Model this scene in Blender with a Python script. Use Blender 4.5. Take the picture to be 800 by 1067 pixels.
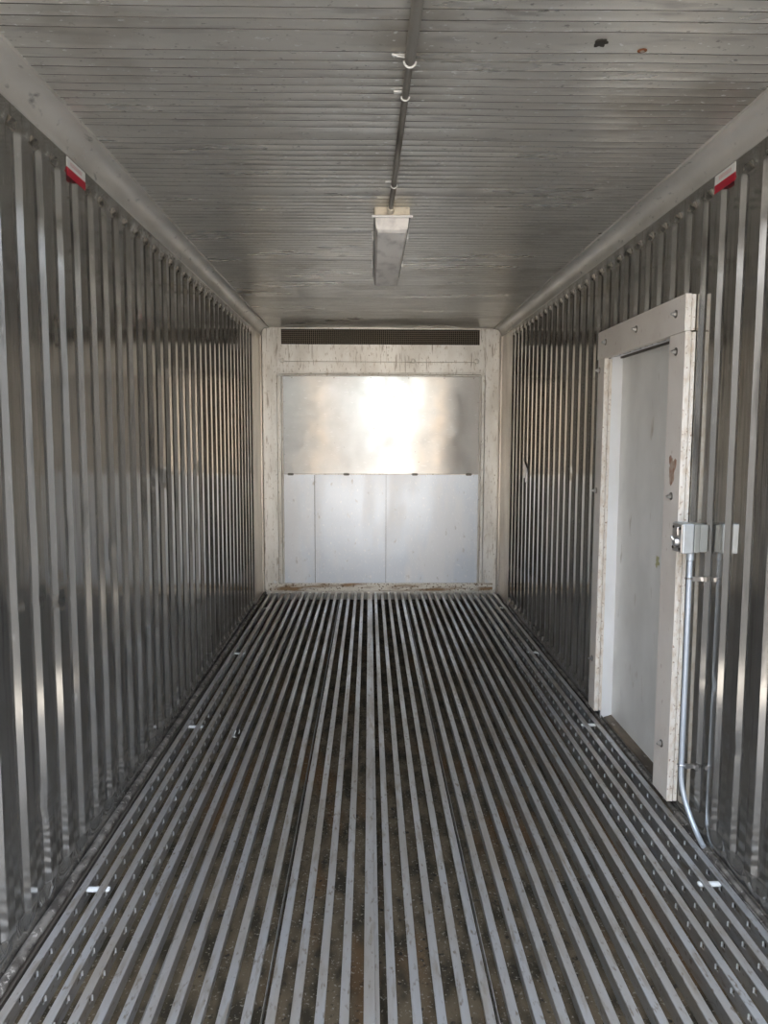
import bpy, bmesh, math, random
from mathutils import Vector, Matrix, noise
S = bpy.context.scene
for o in list(bpy.data.objects): bpy.data.objects.remove(o)
COL = S.collection
random.seed(7)

# ---------------------------------------------------------------- camera
HW, HT, YB = 1.145, 2.549, 5.608          # half width, height, far bulkhead
cam = bpy.data.cameras.new('camera'); co = bpy.data.objects.new('camera', cam); COL.objects.link(co)
r_ = Vector((0.99981011, -0.01928983, 0.00276594))
u_ = Vector((-8.67865896e-04, 0.0977197652, 0.995213592))
f_ = Vector((0.01946779, 0.99502701, -0.09768447))
M3 = Matrix((r_, u_, -f_)).transposed()
co.matrix_world = Matrix.Translation((-0.1156, -1.75, 1.518)) @ M3.to_4x4()
cam.sensor_fit = 'VERTICAL'; cam.sensor_height = 36.0; cam.sensor_width = 27.0
cam.lens = 794.7 / 1067 * 36.0
cam.clip_start = 0.05; cam.clip_end = 500
S.camera = co

# ---------------------------------------------------------------- sky, sun, exposure
w = bpy.data.worlds.new('sky'); S.world = w; w.use_nodes = True
nt = w.node_tree; nt.nodes.clear()
wo = nt.nodes.new('ShaderNodeOutputWorld'); bg = nt.nodes.new('ShaderNodeBackground')
sky = nt.nodes.new('ShaderNodeTexSky'); sky.sky_type = 'NISHITA'
sky.sun_disc = False; sky.sun_elevation = math.radians(48); sky.sun_rotation = math.radians(60)
sky.dust_density = 3.0; sky.air_density = 1.0
hz = nt.nodes.new('ShaderNodeMixRGB'); hz.inputs[0].default_value = 0.55
hz.inputs[2].default_value = (3.2, 3.35, 3.5, 1)
nt.links.new(sky.outputs[0], hz.inputs[1]); nt.links.new(hz.outputs[0], bg.inputs[0]); nt.links.new(bg.outputs[0], wo.inputs[0])
bg.inputs[1].default_value = 0.60
sl = bpy.data.lights.new('sun', 'SUN'); sl.energy = 7.0; sl.angle = math.radians(1); sl.color = (1, .95, .88)
so = bpy.data.objects.new('sun', sl); COL.objects.link(so)
so.rotation_euler = Vector((-0.02, -0.95, -0.80)).to_track_quat('-Z', 'Y').to_euler()   # comes over the container, never into it
vs = S.view_settings; vs.view_transform = 'Standard'; vs.look = 'None'; vs.gamma = 1; vs.use_curve_mapping = False
vs.exposure = 1.58

# ---------------------------------------------------------------- helpers
class MB:
    def __init__(s): s.v = []; s.f = []
    def box(s, x0, x1, y0, y1, z0, z1):
        i = len(s.v)
        s.v += [(x, y, z) for x in (x0, x1) for y in (y0, y1) for z in (z0, z1)]
        for q in ((0,1,3,2),(4,6,7,5),(0,4,5,1),(2,3,7,6),(0,2,6,4),(1,5,7,3)): s.f.append(tuple(i+k for k in q))
        return s
    def tube(s, pts, r, n=14, caps=True, closed=False):
        pts = [Vector(p) for p in pts]; rs = r if isinstance(r, (list, tuple)) else [r]*len(pts)
        i = len(s.v); up = None
        for k, p in enumerate(pts):
            a = pts[k-1] if (k > 0 or closed) else pts[0]; b = pts[(k+1) % len(pts)] if (k < len(pts)-1 or closed) else pts[-1]
            t = (b-a).normalized()
            if up is None:
                up = t.orthogonal().normalized()
            up = (up - up.dot(t)*t).normalized(); w2 = t.cross(up)
            for j in range(n):
                an = 2*math.pi*j/n
                s.v.append(tuple(p + rs[k]*(math.cos(an)*up + math.sin(an)*w2)))
        m = len(pts)
        for k in range(m if closed else m-1):
            for j in range(n):
                k2 = (k+1) % m
                s.f.append((i+k*n+j, i+k*n+(j+1) % n, i+k2*n+(j+1) % n, i+k2*n+j))
        if caps and not closed:
            s.f.append(tuple(i+j for j in range(n))[::-1]); s.f.append(tuple(i+(m-1)*n+j for j in range(n)))
        return s
    def grid(s, fn, nu, nv, skip=None):
        i = len(s.v)
        for a in range(nu):
            for b in range(nv): s.v.append(tuple(fn(a, b)))
        for a in range(nu-1):
            for b in range(nv-1):
                if skip and skip(a, b): continue
                s.f.append((i+a*nv+b, i+(a+1)*nv+b, i+(a+1)*nv+b+1, i+a*nv+b+1))
        return s
    def prism(s, prof, axis, t0, t1):
        """closed outline prof of 2D points, extruded along axis ('x','y','z')"""
        def P(p, t):
            return {'x': (t, p[0], p[1]), 'y': (p[0], t, p[1]), 'z': (p[0], p[1], t)}[axis]
        i = len(s.v); n = len(prof)
        s.v += [P(p, t0) for p in prof] + [P(p, t1) for p in prof]
        s.f.append(tuple(range(i, i+n))); s.f.append(tuple(range(i+n, i+2*n))[::-1])
        for k in range(n): s.f.append((i+k, i+n+k, i+n+(k+1) % n, i+(k+1) % n))
        return s
    def build(s, name, mat, parent=None, bevel=0, smooth=None, label=None, fix=True):
        me = bpy.data.meshes.new(name)
        off = parent_world(parent) if parent else Vector((0, 0, 0))
        me.from_pydata([tuple(Vector(v)-off) for v in s.v], [], s.f)
        bm = bmesh.new(); bm.from_mesh(me)
        if fix: bmesh.ops.recalc_face_normals(bm, faces=bm.faces)
        bm.to_mesh(me); bm.free()
        me.materials.append(mat)
        o = bpy.data.objects.new(name, me); COL.objects.link(o)
        if parent: o.parent = parent
        if bevel:
            m = o.modifiers.new('bevel', 'BEVEL'); m.width = bevel; m.segments = 2; m.limit_method = 'ANGLE'; m.angle_limit = math.radians(35)
        if smooth:
            for p in me.polygons: p.use_smooth = True
            me.set_sharp_from_angle(angle=math.radians(smooth))
        if label: o['label'] = label
        return o
def parent_world(p):
    v = Vector(p.location)
    while p.parent: p = p.parent; v += Vector(p.location)
    return v
def tag(o, label=None, cat=None, group=None, kind=None):
    if label: o['label'] = label
    if cat: o['category'] = cat
    if group: o['group'] = group
    if kind: o['kind'] = kind
    return o
def thing(name, loc, label, cat, group=None):
    e = bpy.data.objects.new(name, None); e.empty_display_size = .05; e.location = loc; COL.objects.link(e)
    return tag(e, label, cat, group)
def structure(o): o['kind'] = 'structure'; return o
def copy_tree(o, parent=None):
    c = o.copy(); COL.objects.link(c)
    if parent: c.parent = parent
    for ch in [x for x in KIDS.get(o.name, [])]: copy_tree(ch, c)
    return c
KIDS = {}

# ---------------------------------------------------------------- materials
def mat(name, base, metal=0.0, rough=0.5, second=None, mix_scale=(3, 3, 3), mix_lo=.35, mix_hi=.7,
        rough2=None, spots=None, spot_scale=60, spot_lo=.68, spot_hi=.74, spot_stretch=(1, 1, 1),
        bump=0.0, bump_scale=(40, 40, 40), detail=6, spec=None, layers=()):
    m = bpy.data.materials.new(name); m.use_nodes = True
    n = m.node_tree; N = n.nodes; L = n.links
    b = N['Principled BSDF']
    b.inputs['Base Color'].default_value = (*base, 1); b.inputs['Metallic'].default_value = metal
    b.inputs['Roughness'].default_value = rough
    if spec is not None: b.inputs['Specular IOR Level'].default_value = spec
    tc = N.new('ShaderNodeTexCoord')
    def nz(scale, det=detail, seed=0):
        mp = N.new('ShaderNodeMapping'); mp.inputs['Scale'].default_value = scale; mp.inputs['Location'].default_value = (seed, seed*1.7, seed*.6)
        L.new(tc.outputs['Object'], mp.inputs[0])
        t = N.new('ShaderNodeTexNoise'); t.inputs['Scale'].default_value = 1; t.inputs['Detail'].default_value = det
        L.new(mp.outputs[0], t.inputs['Vector']); return t.outputs[0]
    def ramp(src, lo, hi):
        r = N.new('ShaderNodeMapRange'); r.inputs[1].default_value = lo; r.inputs[2].default_value = hi; L.new(src, r.inputs[0]); return r.outputs[0]
    def mix(fac, a, c):
        x = N.new('ShaderNodeMixRGB'); L.new(fac, x.inputs[0])
        if isinstance(a, tuple): x.inputs[1].default_value = (*a, 1)
        else: L.new(a, x.inputs[1])
        x.inputs[2].default_value = (*c, 1); return x.outputs[0]
    col = base
    if second:
        fac = ramp(nz(mix_scale), mix_lo, mix_hi)
        col = mix(fac, col, second)
        if rough2 is not None:
            q = N.new('ShaderNodeMapRange'); q.inputs[3].default_value = rough; q.inputs[4].default_value = rough2
            L.new(fac, q.inputs[0]); L.new(q.outputs[0], b.inputs['Roughness'])
    for k, (c, sc, lo, hi) in enumerate(layers):
        col = mix(ramp(nz(sc, 5, 3.1*(k+1)), lo, hi), col, c)
    if spots:
        sc = tuple(spot_scale*x for x in spot_stretch)
        col = mix(ramp(nz(sc, 3, 11), spot_lo, spot_hi), col, spots)
    if not isinstance(col, tuple): L.new(col, b.inputs['Base Color'])
    if bump:
        bp = N.new('ShaderNodeBump'); bp.inputs['Strength'].default_value = 1.0; bp.inputs['Distance'].default_value = bump
        L.new(nz(bump_scale, 4, 5), bp.inputs['Height']); L.new(bp.outputs[0], b.inputs['Normal'])
    return m

M = {}
M['wall'] = mat('corrugated_stainless_steel', (.47, .455, .425), .88, .085, second=(.40, .388, .36), mix_scale=(5, 14, .8), rough2=.155,
                spots=(.56, .55, .52), spot_scale=34, spot_lo=.66, spot_hi=.74, spot_stretch=(1, 2, .5),
                bump=.00025, bump_scale=(12, 40, 1.6), layers=[((.26, .25, .23), (14, 40, 3), .56, .70)])
M['ceiling'] = mat('ribbed_aluminium_ceiling', (.78, .76, .70), .65, .27, second=(.66, .64, .585), mix_scale=(1.5, 6, 1), rough2=.36,
                   spots=(.92, .92, .89), spot_scale=60, spot_lo=.66, spot_hi=.71, spot_stretch=(.6, 1.0, 1),
                   bump=.00015, bump_scale=(4, 30, 4), layers=[((.34, .32, .29), (50, 60, 14), .64, .74), ((.54, .52, .48), (6, 30, 3), .55, .7), ((.46, .43, .37), (2.2, 2.2, 2), .56, .75)])
M['cove'] = mat('aluminium_cove', (.80, .775, .715), .5, .38, second=(.64, .615, .56), mix_scale=(6, 3, 6), rough2=.46,
                spots=(.74, .73, .70), spot_scale=80, spot_lo=.64, spot_hi=.70, layers=[((.32, .31, .28), (30, 14, 30), .62, .74)])
M['bar'] = mat('worn_aluminium_bar', (.62, .625, .625), .75, .40, second=(.48, .445, .39), mix_scale=(7, 1.6, 7), mix_lo=.4, mix_hi=.66, rough2=.52,
               spots=(.33, .29, .24), spot_scale=60, spot_lo=.60, spot_hi=.72, spot_stretch=(1.5, .5, 1), layers=[((.43, .39, .33), (40, 7, 40), .55, .70)])
M['floorbase'] = mat('dirty_floor_channel', (.14, .108, .068), 0, .7, second=(.045, .037, .024), mix_scale=(16, 7, 16), mix_lo=.40, mix_hi=.62,
                     spots=(.26, .235, .19), spot_scale=110, spot_lo=.62, spot_hi=.68, bump=.0015, bump_scale=(60, 60, 60), spec=.15,
                     layers=[((.13, .075, .035), (6, 2, 6), .55, .7), ((.03, .026, .02), (45, 40, 45), .60, .70)])
M['cream'] = mat('aged_cream_paint', (.90, .87, .80), .5, .36, second=(.80, .755, .67), mix_scale=(9, 9, 3), mix_lo=.42, mix_hi=.68, rough2=.44,
                 spots=(.42, .36, .28), spot_scale=60, spot_lo=.64, spot_hi=.74, spot_stretch=(1, 1, .5), bump=.0004, bump_scale=(30, 30, 12),
                 layers=[((.62, .55, .45), (40, 40, 14), .58, .72), ((.50, .44, .36), (60, 60, 6), .60, .70)])
M['creamtrim'] = mat('cream_corner_panel', (.78, .73, .65), .7, .30, second=(.58, .53, .46), mix_scale=(9, 5, 2), mix_lo=.42, mix_hi=.66,
                     spots=(.36, .31, .24), spot_scale=60, spot_lo=.64, spot_hi=.72)
M['sill'] = mat('rust_stained_sill', (.80, .75, .65), .5, .42, second=(.34, .22, .12), mix_scale=(3, 4, 22), mix_lo=.48, mix_hi=.62,
                spots=(.20, .13, .07), spot_scale=60, spot_lo=.56, spot_hi=.66)
M['upper'] = mat('scratched_aluminium_sheet', (.80, .78, .74), .40, .09, second=(.68, .665, .63), mix_scale=(6, 6, 6), rough2=.19,
                 spots=(.90, .89, .87), spot_scale=40, spot_lo=.64, spot_hi=.70, spot_stretch=(.4, 1, 2.5), bump=.0003, bump_scale=(3.0, 3, 1.0), detail=5,
                 layers=[((.50, .47, .43), (22, 22, 22), .68, .76)])
M['lower'] = mat('dull_galvanised_sheet', (.80, .835, .875), .5, .30, second=(.90, .90, .90), mix_scale=(3, 3, .9), mix_lo=.47, mix_hi=.6, rough2=.40,
                 spots=(.97, .97, .97), spot_scale=55, spot_lo=.60, spot_hi=.72, spot_stretch=(1, 1, .5), bump=.0018, bump_scale=(5, 5, 3),
                 layers=[((.60, .57, .52), (24, 24, 12), .64, .76)])
M['dark'] = mat('dark_void', (.012, .010, .008), 0, .9)
M['mesh'] = mat('grille_wire', (.34, .29, .22), .5, .5)
M['seam'] = mat('dark_sealant_seam', (.12, .105, .085), .2, .6)
M['bead'] = mat('dirty_sealant', (.26, .24, .21), .2, .6, second=(.08, .07, .06), mix_scale=(25, 18, 25), mix_lo=.4, mix_hi=.6,
                spots=(.5, .47, .42), spot_scale=60, spot_lo=.6, spot_hi=.68, bump=.003, bump_scale=(50, 30, 50))
M['board'] = mat('beige_laminated_board', (.86, .80, .72), 0, .42, second=(.80, .73, .65), mix_scale=(12, 5, 5), mix_lo=.4, mix_hi=.65,
                 spots=(.55, .44, .36), spot_scale=46, spot_lo=.66, spot_hi=.74, spot_stretch=(1, 1, .4))
M['ply'] = mat('raw_board_edge', (.86, .81, .72), 0, .7, second=(.72, .63, .51), mix_scale=(60, 60, 25), mix_lo=.45, mix_hi=.66,
               spots=(.42, .30, .21), spot_scale=90, spot_lo=.62, spot_hi=.70)
M['white'] = mat('white_painted_jamb', (.92, .93, .93), 0, .4, second=(.84, .84, .81), mix_scale=(8, 8, 4))
M['door'] = mat('white_door_leaf', (.93, .92, .87), 0, .35, second=(.81, .80, .75), mix_scale=(5, 4, 2.5), mix_lo=.4, mix_hi=.66,
                spots=(.58, .53, .44), spot_scale=16, spot_lo=.66, spot_hi=.78, spot_stretch=(1, 1, .35))
M['threshold'] = mat('grimy_threshold', (.20, .155, .105), .2, .5, second=(.05, .038, .025), mix_scale=(10, 4, 10), mix_lo=.4, mix_hi=.65,
                     spots=(.36, .32, .27), spot_scale=26, spot_lo=.63, spot_hi=.72, spot_stretch=(1, .4, 1))
M['steel'] = mat('bright_bolt_steel', (.62, .61, .60), 1, .28)
M['darksteel'] = mat('tarnished_washer', (.22, .20, .17), .8, .45)
M['galv'] = mat('galvanised_box', (.62, .67, .70), .75, .38, second=(.54, .58, .60), mix_scale=(20, 20, 20))
M['ring'] = mat('weathered_grey_box_ring', (.40, .41, .38), .5, .5, second=(.32, .32, .29), mix_scale=(20, 20, 9))
M['conduit'] = mat('light_grey_conduit', (.62, .68, .74), .45, .36, second=(.55, .60, .66), mix_scale=(20, 20, 3))
M['pipe'] = mat('grimy_ceiling_conduit', (.36, .34, .30), .7, .45, second=(.12, .10, .085), mix_scale=(20, 3, 20), mix_lo=.4, mix_hi=.7)
M['clip'] = mat('pale_clip', (.85, .84, .80), .2, .35)
M['housing'] = mat('stained_cream_housing', (.85, .76, .60), 0, .5, second=(.46, .37, .26), mix_scale=(16, 12, 16), mix_lo=.5, mix_hi=.72)
M['lens'] = mat('clouded_grey_diffuser', (.92, .88, .82), 0, .36, second=(.72, .685, .64), mix_scale=(22, 9, 22), mix_lo=.48, mix_hi=.68, rough2=.5)
M['stw'] = mat('sticker_white', (.80, .79, .75), 0, .5)
M['str'] = mat('sticker_red', (.50, .012, .035), 0, .5)
M['stp'] = mat('sticker_faded_print', (.72, .50, .48), 0, .5)
M['peg'] = mat('white_plastic_peg', (.82, .84, .82), 0, .4)
M['stain'] = mat('brown_torn_patch', (.36, .20, .13), 0, .8, second=(.52, .40, .31), mix_scale=(40, 40, 40), mix_lo=.4, mix_hi=.6)
M['yellow'] = mat('yellow_green_spot', (.56, .54, .30), 0, .6)
M['rustring'] = mat('rust', (.22, .08, .03), 0, .8)
M['smudge'] = mat('black_grime', (.03, .026, .02), 0, .8)
M['scratch'] = mat('bare_bright_metal', (.75, .75, .74), .9, .35)
M['outer'] = mat('container_outer_paint', (.70, .70, .68), 0, .5)
M['ground'] = mat('pale_concrete_yard', (.46, .435, .40), 0, .85, second=(.36, .34, .31), mix_scale=(.4, .4, .4), mix_lo=.4, mix_hi=.65)
M['lip'] = mat('bright_slot_lip', (.85, .86, .84), .2, .4)  # pale colour standing for glints of light at the slots
M['greybox'] = mat('grey_trailer', (.20, .20, .20), 0, .6)
M['groove'] = mat('grime_in_groove', (.07, .062, .05), .1, .6, second=(.16, .145, .12), mix_scale=(7, 7, 7), mix_lo=.45, mix_hi=.65)  # dark colour standing for shade inside the ceiling grooves
M['leaf'] = mat('grey_door_lining', (.23, .225, .21), 0, .5)
M['stack'] = mat('grey_blue_container_paint', (.26, .26, .255), 0, .55)
M['brick'] = mat('tan_wall', (.30, .245, .19), 0, .85, second=(.24, .19, .145), mix_scale=(1, 1, 1))

# ---------------------------------------------------------------- setting: unseen yard and walls, added for light and reflections
g = MB().box(-40, 40, -40, 30, -.5, -.3).build('ground', M['ground']); structure(g)
structure(MB().box(1.9, 16, -17.5, -16, -.3, 7.5).prism([(-16, 7.5), (-17.5, 7.5), (-17.5, 8.3)], 'x', 1.9, 16).build('yard_wall', M['brick']))  # unseen tan wall added to show in the bulkhead reflection
structure(MB().box(-15, -1.7, -19, -17.5, -.3, 6.0).prism([(-17.5, 6.0), (-19, 6.0), (-19, 6.8)], 'x', -15, -1.7).build('yard_wall', M['brick']))  # second unseen tan wall, added for the same reflection
structure(MB().box(-1.7, -.1, -20, -14, .7, 3.9).box(-1.6, -.2, -19.9, -14.3, -.3, .7).build('yard_wall', M['greybox']))  # unseen grey box added as the dark part of that reflection

# unseen container stacks added on both sides to block the side sky
for sx in (-1, 1):
    m = MB()
    for lv in (0, 1):
        z0 = -.28+lv*2.62
        prof = []                                   # corrugated long side facing this container
        k = 0; y = -9.0
        while y < 5.5:
            prof += [(sx*3.6, y), (sx*3.6, y+.11), (sx*3.64, y+.18), (sx*3.64, y+.29)]; y += .36
        prof += [(sx*6.0, y), (sx*6.0, -9.0)]
        m.prism(prof, 'z', z0+.12, z0+2.48)
        m.box(min(sx*3.57, sx*6.03), max(sx*3.57, sx*6.03), -9.03, y+.03, z0, z0+.12)
        m.box(min(sx*3.57, sx*6.03), max(sx*3.57, sx*6.03), -9.03, y+.03, z0+2.48, z0+2.60)
    structure(m.build('yard_wall', M['stack']))

PITCH, SL, OPEN, DEP = .1475, .014, .102, .015
flat0 = .765                                   # where a flat begins
ZB0, ZB1, ZT0, ZT1 = .045, .085, 2.40, 2.432
TRY = 5.045                                    # plain corner panel starts
def groove_lines():
    ys = []; k = -5
    while flat0 + k*PITCH < TRY:
        e = flat0 + k*PITCH                    # flat starts, groove before it: e-OPEN .. e
        a = e-OPEN
        for y, d in ((a, 0), (a+SL, 1), (a+OPEN/2, 1), (e-SL, 1), (e, 0)):
            if 0.0 < y < TRY: ys.append((y, d))
        k += 1
    return [(0.0, 1)] + ys + [(TRY, 0)]
DENTS = {-1: [(.50, 1.03, .016, .024), (.49, .97, .016, .022), (.63, 1.01, .018, .024), (.775, 1.04, .016, .022), (.775, .975, .016, .022), (.84, 1.87, .010, .035),
              (1.9, 1.33, .010, .05), (2.1, 1.30, .010, .05), (2.8, 1.33, .009, .05), (1.3, 1.05, .012, .05), (.6, .35, .010, .06), (1.1, .15, .012, .05), (1.4, .22, .012, .06), (1.6, .3, .010, .05), (3.2, .2, .01, .06)],
         1: [(4.38, 1.28, .015, .06), (.8, .45, .012, .06), (1.0, .6, .010, .05), (3.4, .22, .01, .05), (3.0, 1.3, .01, .05), (.55, .3, .014, .05)]}
def wall(side, name, hole=None):
    prof = groove_lines()
    if hole:
        y0, y1, z0, z1 = hole
        prof = [p for p in prof if min(abs(p[0]-y0), abs(p[0]-y1)) > .004]
        def dep(y):
            for (a, da), (b, db) in zip(prof, prof[1:]):
                if a <= y <= b: return da+(db-da)*(y-a)/(b-a)
            return 0
        prof = sorted(prof + [(y0, dep(y0)), (y1, dep(y1))])
    zs = [-.068, .02, ZB0, (ZB0+ZB1)/2, ZB1] + [ZB1 + (ZT0-ZB1)*k/110 for k in range(1, 110)] + [ZT0, (ZT0+ZT1)/2, ZT1, 2.47, HT]
    if hole: zs = sorted([z for z in zs if min(abs(z-z0), abs(z-z1)) > .008] + [z0, z1])
    def fac(z):
        if z <= ZB0 or z >= ZT1: return 0
        if z < ZB1: return math.sin((z-ZB0)/(ZB1-ZB0)*math.pi/2)
        if z > ZT0: return math.cos((z-ZT0)/(ZT1-ZT0)*math.pi/2)
        return 1
    def fn(a, b):
        y, d = prof[a]; z = zs[b]
        x = HW + DEP*d*fac(z)
        if .02 < z < 2.46 and 0 < a < len(prof)-1:
            x += .0010*noise.noise(Vector((side*7, y*3.0, z*1.2))) + .0006*noise.noise(Vector((side*3, y*9, z*5)))
            y += .0016*noise.noise(Vector((side*9, y*8, z*4+3)))
            for (dy, dz, amp, rad) in DENTS[side]:
                q = ((prof[a][0]-dy)/rad)**2 + ((z-dz)/rad)**2
                if q < 3: x += amp*math.exp(-q*2)*abs(.5+noise.noise(Vector((y*40, z*40, 1))))
        return (side*x, y, z)
    sk = None
    if hole:
        sk = lambda a, b: y0-1e-6 <= prof[a][0] and prof[a+1][0] <= y1+1e-6 and z0-1e-6 <= zs[b] and zs[b+1] <= z1+1e-6
    m = MB().grid(fn, len(prof), len(zs), sk)
    X0, X1 = side*(HW+.062), side*(HW+.085)      # outer skin
    m.box(min(X0, X1), max(X0, X1), 0, 5.7, -.2, 2.66)
    m.box(min(side*(HW+.016), X1), max(side*(HW+.016), X1), -.012, .002, -.2, 2.66)
    return structure(m.build(name, M['wall'], smooth=28, fix=False))
HOLE = (1.37, 2.245, .02, 1.935)
wl = wall(-1, 'wall_left'); wr = wall(1, 'wall_right', HOLE)

# the two end doors, unseen, added standing open to grey the rib reflections
for sd, nm in ((-1, 'door_2'), (1, 'door_3')):
    a = math.radians(10); m = MB()
    p0 = Vector((sd*1.235, -.03)); dv = Vector((sd*math.sin(a), -math.cos(a))); nv = Vector((sd*math.cos(a), math.sin(a)))
    q = [p0, p0+dv*1.13, p0+dv*1.13+nv*.07, p0+nv*.07]
    m.prism([tuple(v) for v in q], 'z', -.12, 2.60)
    structure(m.build(nm, M['leaf'], bevel=.008))

# ceiling: cross ribs in groups of eleven, then a flat lap
def ceiling():
    ys = []
    g0 = .409-.614
    edges = []
    while g0 < 5.0:
        for k in range(11): edges.append(g0+.0506*k)
        g0 += .614
    pr = [(0.0, 0)]; dark_rows = []
    for e in edges:
        if e < .02 or e > 5.02: continue
        k0 = len(pr); dark_rows += [k0+2, k0+3, k0+4]
        pr += [(e-.0060, 0), (e-.0042, -.0006), (e-.0026, -.0006), (e-.0020, .0028), (e+.0020, .0028), (e+.0026, 0), (e+.025, 0.0)]
    pr += [(5.1, 0), (5.35, 0), (YB+.02, 0)]
    n = 25
    def fn(a, b):
        y, dz = pr[b]; x = -1.16+2.32*a/(n-1)
        wv = .0022*noise.noise(Vector((x*1.4, y*1.6, 2))) + .0008*noise.noise(Vector((x*4, y*5, 5)))
        dy = .006*noise.noise(Vector((x*.8, 0, 9)))
        return (x, y+(dy if 0 < b < len(pr)-2 else 0), HT+dz+wv)
    m = MB().grid(fn, n, len(pr)); m.box(-1.23, 1.23, 0, 5.7, HT+.02, HT+.11)
    o = structure(m.build('ceiling', M['ceiling'], smooth=25, fix=False))
    o.data.materials.append(M['groove']); nb = len(pr)-1; dr = set(dark_rows)
    for i, p in enumerate(o.data.polygons):
        if i < nb*(n-1) and (i % nb) in dr: p.material_index = 1  # groove faces coloured dark in place of recess shade
    return o
cl = ceiling()
# rusted screw hole and grime on the ceiling
def ringmesh(c, r0, r1, z, n=20, sy=1):
    m = MB(); i = 0
    for k in range(n):
        a = 2*math.pi*k/n
        m.v += [(c[0]+r0*math.cos(a), c[1]+sy*r0*math.sin(a), z), (c[0]+r1*math.cos(a), c[1]+sy*r1*math.sin(a), z+.002)]
    for k in range(n): m.f.append((2*k, 2*k+1, (2*k+3) % (2*n), (2*k+2) % (2*n)))
    return m
m = ringmesh((.612, .383), .006, .013, HT-.0045); m.build('screw_hole', M['rustring'], cl, label='rust-ringed screw hole')
def blob(cx, cy, r, fn, n=26, seed=1, jag=.5):
    """irregular flat patch with a small thickness; fn maps (u,v,t)->xyz"""
    m = MB(); o = []
    for k in range(n):
        a = 2*math.pi*k/n; q = r*(1-jag/2+jag*noise.noise(Vector((math.cos(a)*1.7+seed, math.sin(a)*1.7, seed*3)))*1.4)
        o.append((cx+q*math.cos(a), cy+q*math.sin(a)))
    m.v = [fn(u, v, 0) for u, v in o] + [fn(u, v, 1) for u, v in o]
    m.f = [tuple(range(n)), tuple(range(n, 2*n))] + [(k, (k+1) % n, n+(k+1) % n, n+k) for k in range(n)]
    return m
blob(.49, .345, .022, lambda u, v, t: (u, v, HT-.0045+.004*t), seed=9, jag=.55).build('grime_spot', M['smudge'], cl, label='black grime spot')

# coves along both upper edges
def cove(side, name):
    prof = []
    prof.append((HW+.002, 2.469)); prof.append((HW-.005, 2.470)); prof.append((HW-.007, 2.476))
    for k in range(13):
        t = k/12*math.pi/2
        prof.append((HW-.007-.062*(1-math.cos(t))*1.0, 2.478+.062*math.sin(t)))
    prof.append((HW-.082, 2.539)); prof.append((HW-.083, HT+.002)); prof.append((HW+.002, HT+.002))
    prof = [(side*x, z) for x, z in prof]
    m = MB(); ny = 40; n = len(prof)
    for j in range(ny+1):
        y = YB*j/ny
        for x, z in prof:
            e = .0012*noise.noise(Vector((y*4, z*5, side)))
            m.v.append((x+e*side, y, z+e))
    for j in range(ny):
        for k in range(n):
            m.f.append((j*n+k, (j+1)*n+k, (j+1)*n+(k+1) % n, j*n+(k+1) % n))
    m.f.append(tuple(range(n))[::-1]); m.f.append(tuple(ny*n+k for k in range(n)))
    return structure(m.build(name, M['cove'], smooth=35))
cove(-1, 'trim_1'); cove(1, 'trim_2')

# plain corner panels between the corrugation and the far bulkhead
for side, nm in ((-1, 'trim_3'), (1, 'trim_4')):
    m = MB(); xa, xb = side*(HW-.004), side*(HW+.03)
    m.box(min(xa, xb), max(xa, xb), TRY, YB+.01, -.068, 2.468)
    xa, xb = side*(HW-.016), side*(HW+.01)
    m.box(min(xa, xb), max(xa, xb), YB-.05, YB+.01, -.068, 2.468)
    structure(m.build(nm, M['creamtrim'], bevel=.003))

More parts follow.
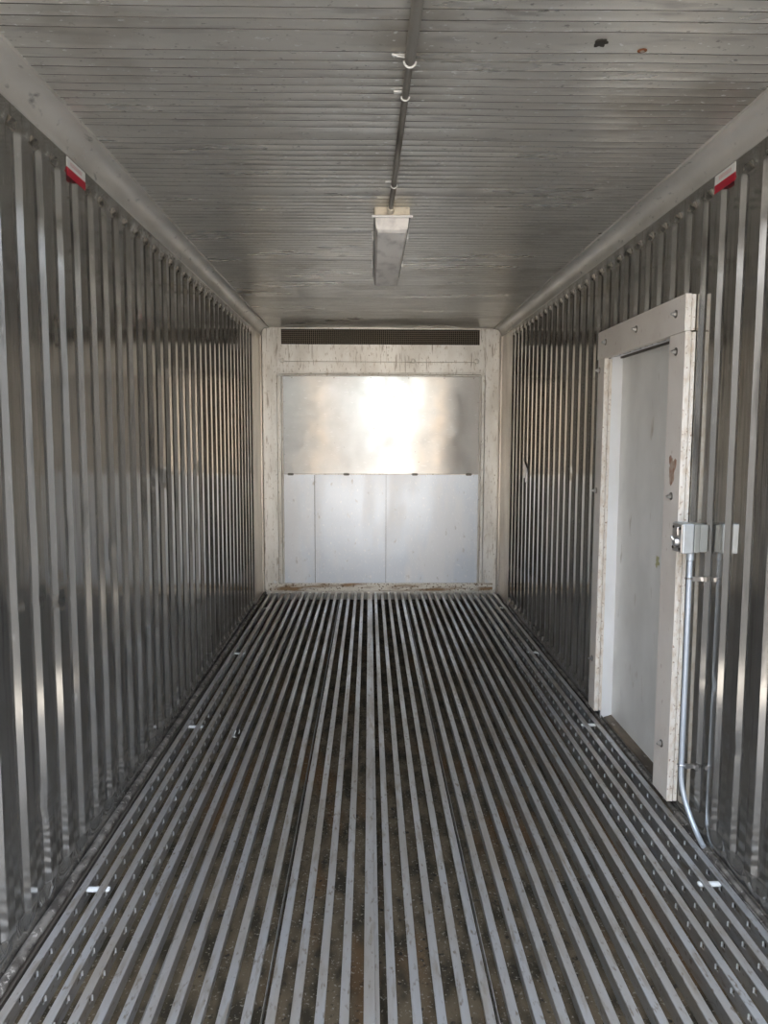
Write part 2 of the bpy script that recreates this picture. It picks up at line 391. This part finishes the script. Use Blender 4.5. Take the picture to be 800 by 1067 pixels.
# floor: channel bed with long T section bars
fb = MB()
nx = 150
def fbed(a, b):
    x = -HW-.02+(2*HW+.04)*a/nx; y = (YB+.05)*b/60
    k = (x-.012)/.0642; rr = k-round(k)
    return (x, y, -.066 + .0025*noise.noise(Vector((x*20, y*6, 0))))
fb.grid(fbed, nx+1, 61); fb.box(-1.23, 1.23, 0, 5.7, -.2, -.075)
floor = fb.build('floor', M['floorbase'], smooth=60, fix=False); structure(floor)
BX = [.012+.0642*k for k in range(-17, 18)]
PEGS = [.72, 2.18, 3.56, 4.99]
def bar(i, xc):
    outer = i < 4 or i > 30
    m = MB(); w = .0128
    wv = [(.0012*noise.noise(Vector((xc*31, y*.9, 3))), y) for y in [YB*k/14 for k in range(15)]]
    # flange with bevelled shoulders, swept so that it waves slightly
    prof = [(-w, -.0015), (-w+.0015, 0), (w-.0015, 0), (w, -.0015), (w, -.0045), (w-.002, -.0062), (.004, -.0085), (-.004, -.0085), (-w+.002, -.0062), (-w, -.0045)]
    if i == 15: prof = [((p[0]*1.0+.006) if p[0] > 0 else p[0], p[1]) for p in prof]; 
    n = len(prof)
    for dx, y in wv:
        for px, pz in prof: m.v.append((xc+px+dx, y, pz))
    for j in range(14):
        for k in range(n): m.f.append((j*n+k, (j+1)*n+k, (j+1)*n+(k+1) % n, j*n+(k+1) % n))
    m.f.append(tuple(range(n))[::-1]); m.f.append(tuple(14*n+k for k in range(n)))
    t = .0022
    if outer:                                    # webs pierced by a row of drain slots
        m.box(xc-t, xc+t, 0, YB, -.068, -.044); m.box(xc-t, xc+t, 0, YB, -.024, -.006)
        y = .03; 
        while y < YB-.05:
            m.box(xc-t, xc+t, y+.016, min(y+.098, YB), -.044, -.024)
            y += .098
        m.box(xc-t, xc+t, 0, .03, -.044, -.024)
    else:
        m.box(xc-t, xc+t, 0, YB, -.068, -.006)
    o = m.build('floor_bar', M['bar'], floor, smooth=30)
    if outer:                                    # pale strips painted in for light showing through each slot
        q = MB(); s = 1 if i < 4 else -1
        y = .03
        while y < YB-.05:
            q.box(min(xc+s*t, xc+s*(t+.0045)), max(xc+s*t, xc+s*(t+.0045)), y+.0135, y+.0155, -.041, -.025)
            y += .098
        glint = q.build('slot_lips', M['lip'], None); glint.parent = o; glint['kind'] = 'stuff'
    return o
for i, xc in enumerate(BX): bar(i, xc)
# interlocking joints of the extrusions lying in some of the gaps
for i in (5, 10, 15, 20, 25, 30):
    xg = BX[i]+(.0205 if i == 15 else .030)
    q = MB().box(xg, xg+.0035, .0, YB, -.068, -.020 if i == 15 else -.045)
    if i == 15: q.box(xg-.006, xg+.010, 0, YB, -.020, -.012)
    q.build('joint_lip', M['bar'], floor, bevel=.001)

# sealant beads where the floor meets the side walls
def bead(side, name, r, x):
    pts = []; rr = []
    for k in range(90):
        y = .002+(YB-.03)*k/89
        pts.append((side*(x+.002*noise.noise(Vector((y*5, side, 0)))), y, (.004 if side < 0 else -.004)+.002*noise.noise(Vector((y*6, 4, side)))))
        rr.append(r*(1+.12*noise.noise(Vector((y*9, 8, side)))))
    return structure(MB().tube(pts, rr, 12).build(name, M['bead'], smooth=60))
bead(-1, 'baseboard_left', .016, 1.129); bead(1, 'baseboard_right', .009, 1.139)
structure(MB().box(-HW+.0, -HW+.036, 0, YB, -.068, -.012).build('trim_5', M['seam']))  # dark filler standing for the shaded gap beside the bead
structure(MB().box(HW-.020, HW, 0, 1.2, -.068, -.008).build('trim_6', M['bead']))

# ---------------------------------------------------------------- far bulkhead
wb = MB().box(-1.22, 1.22, YB+.003, YB+.09, -.2, 2.66).build('wall_back', M['creamtrim']); structure(wb)
bf = thing('bulkhead', (0, YB, .026), 'cream framed metal bulkhead closing the far end, with grille and two sheet panels', 'bulkhead')
def post(x0, x1, rs):
    o = []; R_ = .04
    pts = [(x0, .03), (x1, .03), (x1, 2.537), (x0, 2.537)]
    # rounded outer top corner
    if rs < 0:
        pts = [(x0, .05), (x0+.02, .03), (x1, .03), (x1, 2.537)] + [(x0+R_-R_*math.sin(t), 2.537-R_+R_*math.cos(t)) for t in [k*math.pi/12 for k in range(7)]]
    else:
        pts = [(x0, .03), (x1-.02, .03), (x1, .05)] + [(x1-R_+R_*math.cos(t), 2.537-R_+R_*math.sin(t)) for t in [k*math.pi/12 for k in range(7)]] + [(x0, 2.537)]
    return MB().prism(pts, 'y', YB-.030, YB+.002)
post(-1.128, -.990, -1).build('frame_post', M['cream'], bf, bevel=.004)
post(.988, 1.120, 1).build('frame_post', M['cream'], bf, bevel=.004)
# header with opening for the grille
h = MB()
h.box(-.990, -.947, YB-.034, YB, 2.10, 2.540); h.box(.930, .988, YB-.034, YB, 2.10, 2.540)
h.box(-.947, .930, YB-.034, YB, 2.228, 2.388); h.box(-.947, .930, YB-.034, YB, 2.531, 2.540)
h.box(-.947, .930, YB-.034, YB, 2.128, 2.2245)
h.build('header', M['cream'], bf)
h = MB().box(-.990, .988, YB-.046, YB-.002, 2.112, 2.126); h.box(-1.0, .98, YB-.04, YB-.002, 2.094, 2.106)
h.build('header_lip', M['cream'], bf, bevel=.002)
for x, z in ((-.938, 2.238), (.30, 2.238), (.905, 2.238)):
    MB().tube([(x, YB-.033, z), (x, YB-.041, z), (x, YB-.043, z)], [.022, .020, .012], 20).build('rivet', M['cream'], bf, smooth=40)
for x0, x1 in ((-.972, -.953), (-.946, -.935), (.937, .948), (.957, .985)):
    MB().box(x0, x1, YB-.026, YB, .10, 2.096).build('frame_strip', M['cream'], bf, bevel=.003)
MB().box(-1.10, 1.09, YB-.036, YB, .026, .100).build('sill_bar', M['sill'], bf, bevel=.004)
for x in (-1.03, 1.03):
    blob(x, .118, .024, lambda u, v, t: (u, YB-.031-.008*t, v), seed=x*5, jag=.7).build('weld_blob', M['clip'], bf, smooth=40)
# grille
MB().box(-.947, .930, YB-.006, YB-.001, 2.388, 2.531).build('grille_backing', M['dark'], bf)
q = MB(); nxw = 102
for k in range(nxw+1):
    x = -.945+1.873*k/nxw; q.box(x-.0018, x+.0018, YB-.030, YB-.0265, 2.389, 2.530)
for k in range(1, 8):
    z = 2.388+.143*k/8; q.box(-.947, .930, YB-.0265, YB-.023, z-.0016, z+.0016)
q.build('air_grille', M['mesh'], bf, label='dark wire mesh air grille')
# sheet panels
def sheet(name, z0, z1, material, label, n=44):
    m = MB()
    def fn(a, b):
        x = -.935+1.872*a/n; z = z0+(z1-z0)*b/n
        e = min(a, n-a, b, n-b)/6; e = min(1, e)
        d = .0022*noise.noise(Vector((x*1.6, z*1.3, z0)))+.0006*noise.noise(Vector((x*6, z*5, z0+3)))
        return (x, YB-.014+d*e, z)
    m.grid(fn, n+1, n+1)
    for e in ((-.935, .937, z0, z0+.004), (-.935, .937, z1-.004, z1), (-.935, -.931, z0, z1), (.933, .937, z0, z1)):
        m.box(e[0], e[1], YB-.013, YB, e[2], e[3])
    return m.build(name, material, bf, smooth=30, label=label)
up = sheet('upper_sheet_panel', 1.164, 2.092, M['upper'], 'shiny upper aluminium sheet')
lo = sheet('lower_sheet_panel', .101, 1.160, M['lower'], 'dull bluish lower sheet')
for x in (-.85, -.45, -.1, .26, .6, .88):
    MB().tube([(x, YB-.010, 2.078), (x, YB-.020, 2.078)], .006, 10).build('screw', M['darksteel'], up)
for x, z in ((-.07, 1.60), (.12, 1.9), (.02, 1.33), (.36, 1.28), (-.925, 1.35), (-.925, 1.6), (-.925, 1.85), (.925, 1.35), (.925, 1.6), (.925, 1.85)):
    MB().tube([(x, YB-.010, z), (x, YB-.0195, z)], .0045, 8).build('screw', M['darksteel'], up)
MB().box(-.90, .90, YB-.021, YB-.010, 1.158, 1.166).build('edge_strip', M['cream'], up, bevel=.001)
for x in (-.869, -.334, .324, .844):
    q = MB().tube([(x-.030, YB-.021, 1.162), (x+.030, YB-.021, 1.162)], .005, 10); q.box(x-.024, x+.024, YB-.019, YB-.013, 1.150, 1.174)
    q.build('hinge', M['darksteel'], lo)
for x, t in ((-.642, .004), (.045, .003)):
    MB().box(x, x+t, YB-.022, YB-.012, .104, 1.152).build('seam', M['seam'], lo)

# ---------------------------------------------------------------- doorway on the right
dl = MB(); X = HW+.055
dl.box(X, X+.02, 1.33, 2.29, .0, 1.97)
d1 = dl.build('door_1', M['door']); structure(d1)
blob(1.668, .955, .030, lambda u, v, t: (X-.0015*t, u, v), seed=2, jag=.5).build('paint_spot', M['yellow'], d1, label='small yellow-green paint spot')
j = MB()
for s0, s1 in ((1.352, 1.372), (2.243, 2.263)):
    j.box(HW-.002, X+.005, s0, s1, -.02, 1.955)
j.box(HW-.002, X+.005, 1.352, 2.263, 1.937, 1.957)
structure(j.build('trim_7', M['white'], bevel=.002))
structure(MB().box(X-.012, X+.005, 1.372, 2.243, 1.928, 1.937).build('trim_8', M['seam']))  # dark strip painted as the shaded gap above the leaf
# threshold with a sloping dirty top
th = MB().prism([(HW-.024, -.068), (X+.005, -.068), (X+.005, .022), (HW+.02, .010), (HW-.012, -.012), (HW-.024, -.016)], 'y', 1.20, 2.36)
structure(th.build('trim_9', M['threshold'], bevel=.003))

df = thing('board_surround', (HW, 1.79, .04), 'beige bolted board frame around the white door on the right wall', 'door frame')
def board(y0, y1, z0, z1, name, cut=0):
    """front board, then a second layer behind it; raw edge strips where the core shows"""
    b = MB().box(HW-.042, HW-.018, y0, y1, z0, z1).build(name, M['board'], df, bevel=.0015)
    q = MB().box(HW-.0165, HW-.0023, y0-.004, y1+.004, z0+.003, z1-.003)
    c = q.build('backing_board', M['ply'], None, bevel=.001)
    c.parent = b
    for v in c.data.vertices: v.co -= parent_world(b)
    # ragged raw edge facing the doorway entrance
    n = 46; e = MB()
    def fn(a, bb):
        z = z0+.001+(z1-z0-.002)*a/n
        x = [HW-.0418, HW-.0385, HW-.0300, HW-.0215, HW-.0185][bb]
        bump = [0, .0012, .0018, .0012, 0][bb]*(1+1.6*noise.noise(Vector((z*60, x*300, y0))))
        return (x, y0-.0006-bump, z)
    e.grid(fn, n+1, 5); r2 = e.build('raw_edge', M['ply'], None, fix=False)
    r2.parent = b
    for v in r2.data.vertices: v.co -= parent_world(b)
    return b
hb = board(1.232, 2.362, 1.930, 2.073, 'head_board')
jn = board(1.222, 1.378, .036, 1.928, 'side_board')
jf = board(2.238, 2.345, .044, 1.928, 'side_board')
def bolt(y, z, deep=.02, R0=.016):
    b = MB().tube([(HW-.0415, y, z), (HW-.0445, y, z), (HW-.0452, y, z)], [R0, R0, R0*.8], 22).build('washer', M['darksteel'], df, smooth=40)
    q = MB().tube([(HW-.044, y, z), (HW-.044-deep*.5, y, z), (HW-.044-deep*.55, y, z), (HW-.044-deep*.85, y, z), (HW-.044-deep, y, z)],
                  [.010, .010, .0062, .0062, .003], 6 if deep > .014 else 14)
    c = q.build('bolt', M['steel'], None, smooth=30); c.parent = b
    for v in c.data.vertices: v.co -= parent_world(b)
for v in [(2.227, 2.009), (1.773, 2.012), (1.320, 2.008), (1.305, 1.859), (1.297, 1.284), (1.297, .251), (2.318, 1.873), (2.312, 1.236), (2.296, .319)]:
    bolt(*v)
blob(1.300, 1.400, .042, lambda u, v, t: (HW-.0418-.0012*t, u, v*1.0+(v-1.405)*.5), seed=6, jag=.45).build('torn_patch', M['stain'], df, label='brown torn patch')

# ---------------------------------------------------------------- junction box and conduit on the right wall
X0 = HW-.096
jb = thing('switch_box', (HW, 1.09, 1.09), 'grey metal switch box on the right wall beside the door frame', 'electrical box')
MB().box(X0+.002, X0+.044, 1.040, 1.130, 1.088, 1.200).build('box_body', M['galv'], jb, bevel=.004)
MB().box(X0+.046, HW-.028, 1.043, 1.128, 1.091, 1.198).build('extension_ring', M['ring'], jb, bevel=.003)
MB().box(HW-.027, HW+.002, 1.046, 1.126, 1.094, 1.196).build('back_box', M['ring'], jb, bevel=.002)
sp = MB().box(X0-.004, X0+.002, 1.043, 1.127, 1.091, 1.197).build('cover_plate', M['steel'], jb, bevel=.0015)
MB().tube([(X0-.003, 1.085, 1.128), (X0-.010, 1.085, 1.128), (X0-.016, 1.085, 1.128), (X0-.018, 1.085, 1.128)], [.019, .019, .015, .008], 20).build('knob', M['steel'], jb, smooth=40)
MB().tube([(X0-.012, 1.085, 1.130), (X0-.024, 1.085, 1.146), (X0-.026, 1.085, 1.150)], [.006, .0055, .003], 12).build('toggle', M['steel'], jb, smooth=50)
MB().box(X0-.009, X0-.003, 1.070, 1.100, 1.152, 1.186).build('toggle_guard', M['steel'], jb, bevel=.003)
for y, z in ((1.054, 1.182), (1.054, 1.104), (1.116, 1.182), (1.116, 1.104)):
    MB().tube([(X0-.003, y, z), (X0-.0065, y, z)], .006, 10).build('screw', M['smudge'], jb)

cy, cx = 1.075, HW-.050
cd = thing('conduit', (cx, cy, 0), 'light grey conduit running down from the switch box on the right wall', 'conduit')
pts = [(cx, cy, 1.075)] + [(cx, cy, z) for z in (.9, .7, .5, .36, .235)]
for k in range(1, 13):                              # sweeps towards the wall foot and the open end
    t = k/12; pts.append((cx+.032*t*t*(3-2*t), cy-.150*t**2.0, .235-.229*(1-(1-t)**1.35)))
MB().tube(pts, .0098, 16).build('conduit_pipe', M['conduit'], cd, smooth=50)
MB().tube([(cx, cy, 1.094), (cx, cy, 1.060), (cx, cy, 1.058)], [.0135, .0135, .011], 16).build('connector', M['conduit'], cd, smooth=40)
for z in (.990, .258):
    q = MB(); q.tube([(cx+.013*math.cos(a), cy+.013*math.sin(a), z) for a in [k*math.pi/8 for k in range(16)]], .0035, 6, closed=True)
    q.box(cx+.008, HW+.012, cy-.020, cy-.010, z-.008, z+.008)
    q.box(cx+.040, HW+.002, cy-.034, cy-.010, z-.008, z+.008)
    q.build('pipe_strap', M['steel'], cd)

# ---------------------------------------------------------------- light fitting and its conduit on the ceiling
lf = thing('ceiling_light', (0, 2.4, HT), 'long box-shaped ceiling light with a clouded grey diffuser, unlit', 'ceiling light')
c0, cw = -.013, .080
hs = MB()
prof = [(c0-cw, HT+.004), (c0-cw, HT-.036), (c0+cw, HT-.036), (c0+cw, HT+.004)]
hs.prism(prof, 'y', 1.80, 3.10).build('housing', M['housing'], lf, bevel=.006)
l = MB(); secs = [(1.806, .076, .076, -.036), (1.818, .076, .071, -.094), (1.832, .076, .069, -.104), (3.065, .076, .069, -.104), (3.085, .076, .071, -.094), (3.095, .076, .076, -.036)]
n = 8
for y, wt, wbm, dz in secs:
    l.v += [(c0-wt, y, HT-.034), (c0-wbm-.001, y, HT+dz*.85-.006 if dz < -.04 else HT-.035), (c0-wbm+.006, y, HT+dz), (c0-.02, y, HT+dz-.0005), (c0+.02, y, HT+dz-.0005), (c0+wbm-.006, y, HT+dz), (c0+wbm+.001, y, HT+dz*.85-.006 if dz < -.04 else HT-.035), (c0+wt, y, HT-.034)]
for j2 in range(len(secs)-1):
    for k in range(n): l.f.append((j2*n+k, (j2+1)*n+k, (j2+1)*n+(k+1) % n, j2*n+(k+1) % n))
l.f.append(tuple(range(n))[::-1]); l.f.append(tuple((len(secs)-1)*n+k for k in range(n)))
l.build('diffuser', M['lens'], lf, bevel=.002, smooth=35)
MB().box(c0-.093, c0+.093, 1.792, 1.802, HT-.046, HT-.036).build('gasket_lip', M['clip'], lf, bevel=.003)
MB().box(c0-.084, c0+.084, 1.802, 3.098, HT-.045, HT-.035).build('gasket', M['ring'], lf, bevel=.002)
for y in (2.15, 2.75):
    for s in (-1, 1):
        MB().box(c0+s*.086-.004, c0+s*.086+.004, y-.014, y+.014, HT-.060, HT-.018).build('latch', M['steel'], lf, bevel=.001)

cp = thing('ceiling_conduit', (-.01, .9, HT), 'grimy grey conduit clipped along the ceiling, leading to the ceiling light', 'conduit')
def cpx(y): return -.003-.0105*(y-.1)
MB().tube([(cpx(y), y, HT-.019) for y in (.0, .1, .2, .3, .415)], .0145, 16).build('sleeve', M['pipe'], cp, smooth=50)
MB().tube([(cpx(y), y, HT-.017) for y in (.41, .6, .9, 1.2, 1.5, 1.76)], .0105, 16).build('conduit_pipe', M['pipe'], cp, smooth=50)
MB().tube([(cpx(1.76), 1.745, HT-.018), (cpx(1.76), 1.780, HT-.018), (cpx(1.76), 1.801, HT-.018)], [.014, .0165, .0165], 18).build('end_fitting', M['housing'], cp, smooth=40)
for y, rr in ((.422, .0155), (.641, .0120), (1.449, .0120)):
    q = MB(); zc = HT-(.019 if y < .5 else .017)
    q.tube([(cpx(y)+rr*math.cos(a), y, zc+rr*math.sin(a)) for a in [math.pi+k*math.pi/12 for k in range(13)]], .0032 if y < .5 else .0022, 8)
    q.box(cpx(y)-rr-.022, cpx(y)-rr+.001, y-.006, y+.006, HT-.0065, HT-.002)
    q.build('pipe_clip', M['clip'], cp, smooth=50)
q = MB().tube([(cpx(.42)-.016, .418, HT-.010), (cpx(.42)-.026, .408, HT-.013), (cpx(.42)-.040, .402, HT-.012), (cpx(.42)-.048, .408, HT-.008), (cpx(.42)-.042, .424, HT-.007)], .0028, 8)
q.build('tie_wire', M['clip'], cp, smooth=50)

# ---------------------------------------------------------------- stickers high on the side walls
for side, y0, y1, lab in ((-1, .968, 1.135, 'red and white sticker high on the left wall under the cove'), (1, .955, 1.112, 'red and white sticker high on the right wall under the cove')):
    x = side*(HW-.0016); t = thing('wall_sticker', (x, (y0+y1)/2, 2.405), lab, 'sticker')
    def bx(a, b): return (min(a, b), max(a, b))
    MB().box(*bx(x, x+side*.0022), y0, y1, 2.432, 2.466).build('white_band', M['stw'], t)
    MB().box(*bx(x, x+side*.0022), y0, y1, 2.404, 2.432).build('red_band', M['str'], t)
    q = MB(); n = 11
    for k in range(n):
        a = y0+.03+(y1-y0-.06)*k/n
        q.box(*bx(x-side*.0003, x+side*.001), a, a+.005, 2.443, 2.456)
        q.box(*bx(x-side*.0003, x+side*.001), a, a+.0085, 2.443 if k % 2 else 2.4535, 2.4455 if k % 2 else 2.456)
    q.build('faded_print', M['stp'], t)

# torn bright scrap of sheet on the right wall
q = MB(); pts = [(4.475, 1.345), (4.33, 1.275), (4.325, 1.175), (4.37, 1.16), (4.375, 1.205), (4.425, 1.19), (4.435, 1.255), (4.470, 1.27)]
q.prism([(y, z) for y, z in pts], 'x', HW-.004, HW-.001)
tag(q.build('torn_patch', M['scratch']), 'small torn grey patch stuck on the right wall near the far end', 'patch')
# small bump on right wall top, far
# ---------------------------------------------------------------- pegs between the outer bars
wherel = ['nearest one', 'second nearest', 'third nearest', 'farthest one']
for side in (-1, 1):
    xa = BX[0] if side < 0 else BX[34]
    for k, y in enumerate(PEGS):
        x0 = xa-side*.006; x1 = xa-side*.086
        q = MB().tube([(x0, y, -.013), (x0-side*.002, y, -.013), (x0-side*.006, y, -.013), (x1+side*.005, y, -.013), (x1+side*.001, y, -.013), (x1, y, -.013)], [.003, .0065, .0075, .0075, .0055, .002], 14)
        for vi, v in enumerate(q.v): q.v[vi] = (v[0], y+(v[1]-y)*1.7, v[2]-.0)
        o = q.build('floor_peg', M['peg'], smooth=50)
        nm = 'left' if side < 0 else 'right'
        tag(o, 'white peg through the outermost floor bars at the %s wall, %s' % (nm, wherel[k]), 'peg', 'white pegs through the outer floor bars')
# curled scrap between two bars
sc = thing('plastic_scrap', (-.803, 2.08, -.02), 'small white curled scrap stuck between two floor bars on the left', 'scrap')
pts = [(-.792, 2.075+.0, -.001)]
m = MB(); n = 12
def fn(a, b):
    t = math.pi*(.15+1.05*a/n); w2 = [-.006, 0, .006][b]*math.sin(math.pi*(a+.6)/(n+1.2))
    return (-.800-.012*math.sin(t)+w2, 2.075+.042*math.cos(t), -.004-.012*a/n+abs(w2)*.2)
m.grid(fn, n+1, 3); o = m.build('curled_strip', M['peg'], sc, smooth=60, fix=False)
mm = o.modifiers.new('solid', 'SOLIDIFY'); mm.thickness = .002
MB().tube([(-.790, 2.110, -.004), (-.787, 2.090, -.006), (-.789, 2.078, -.012)], .0022, 8).build('loose_thread', M['peg'], sc)
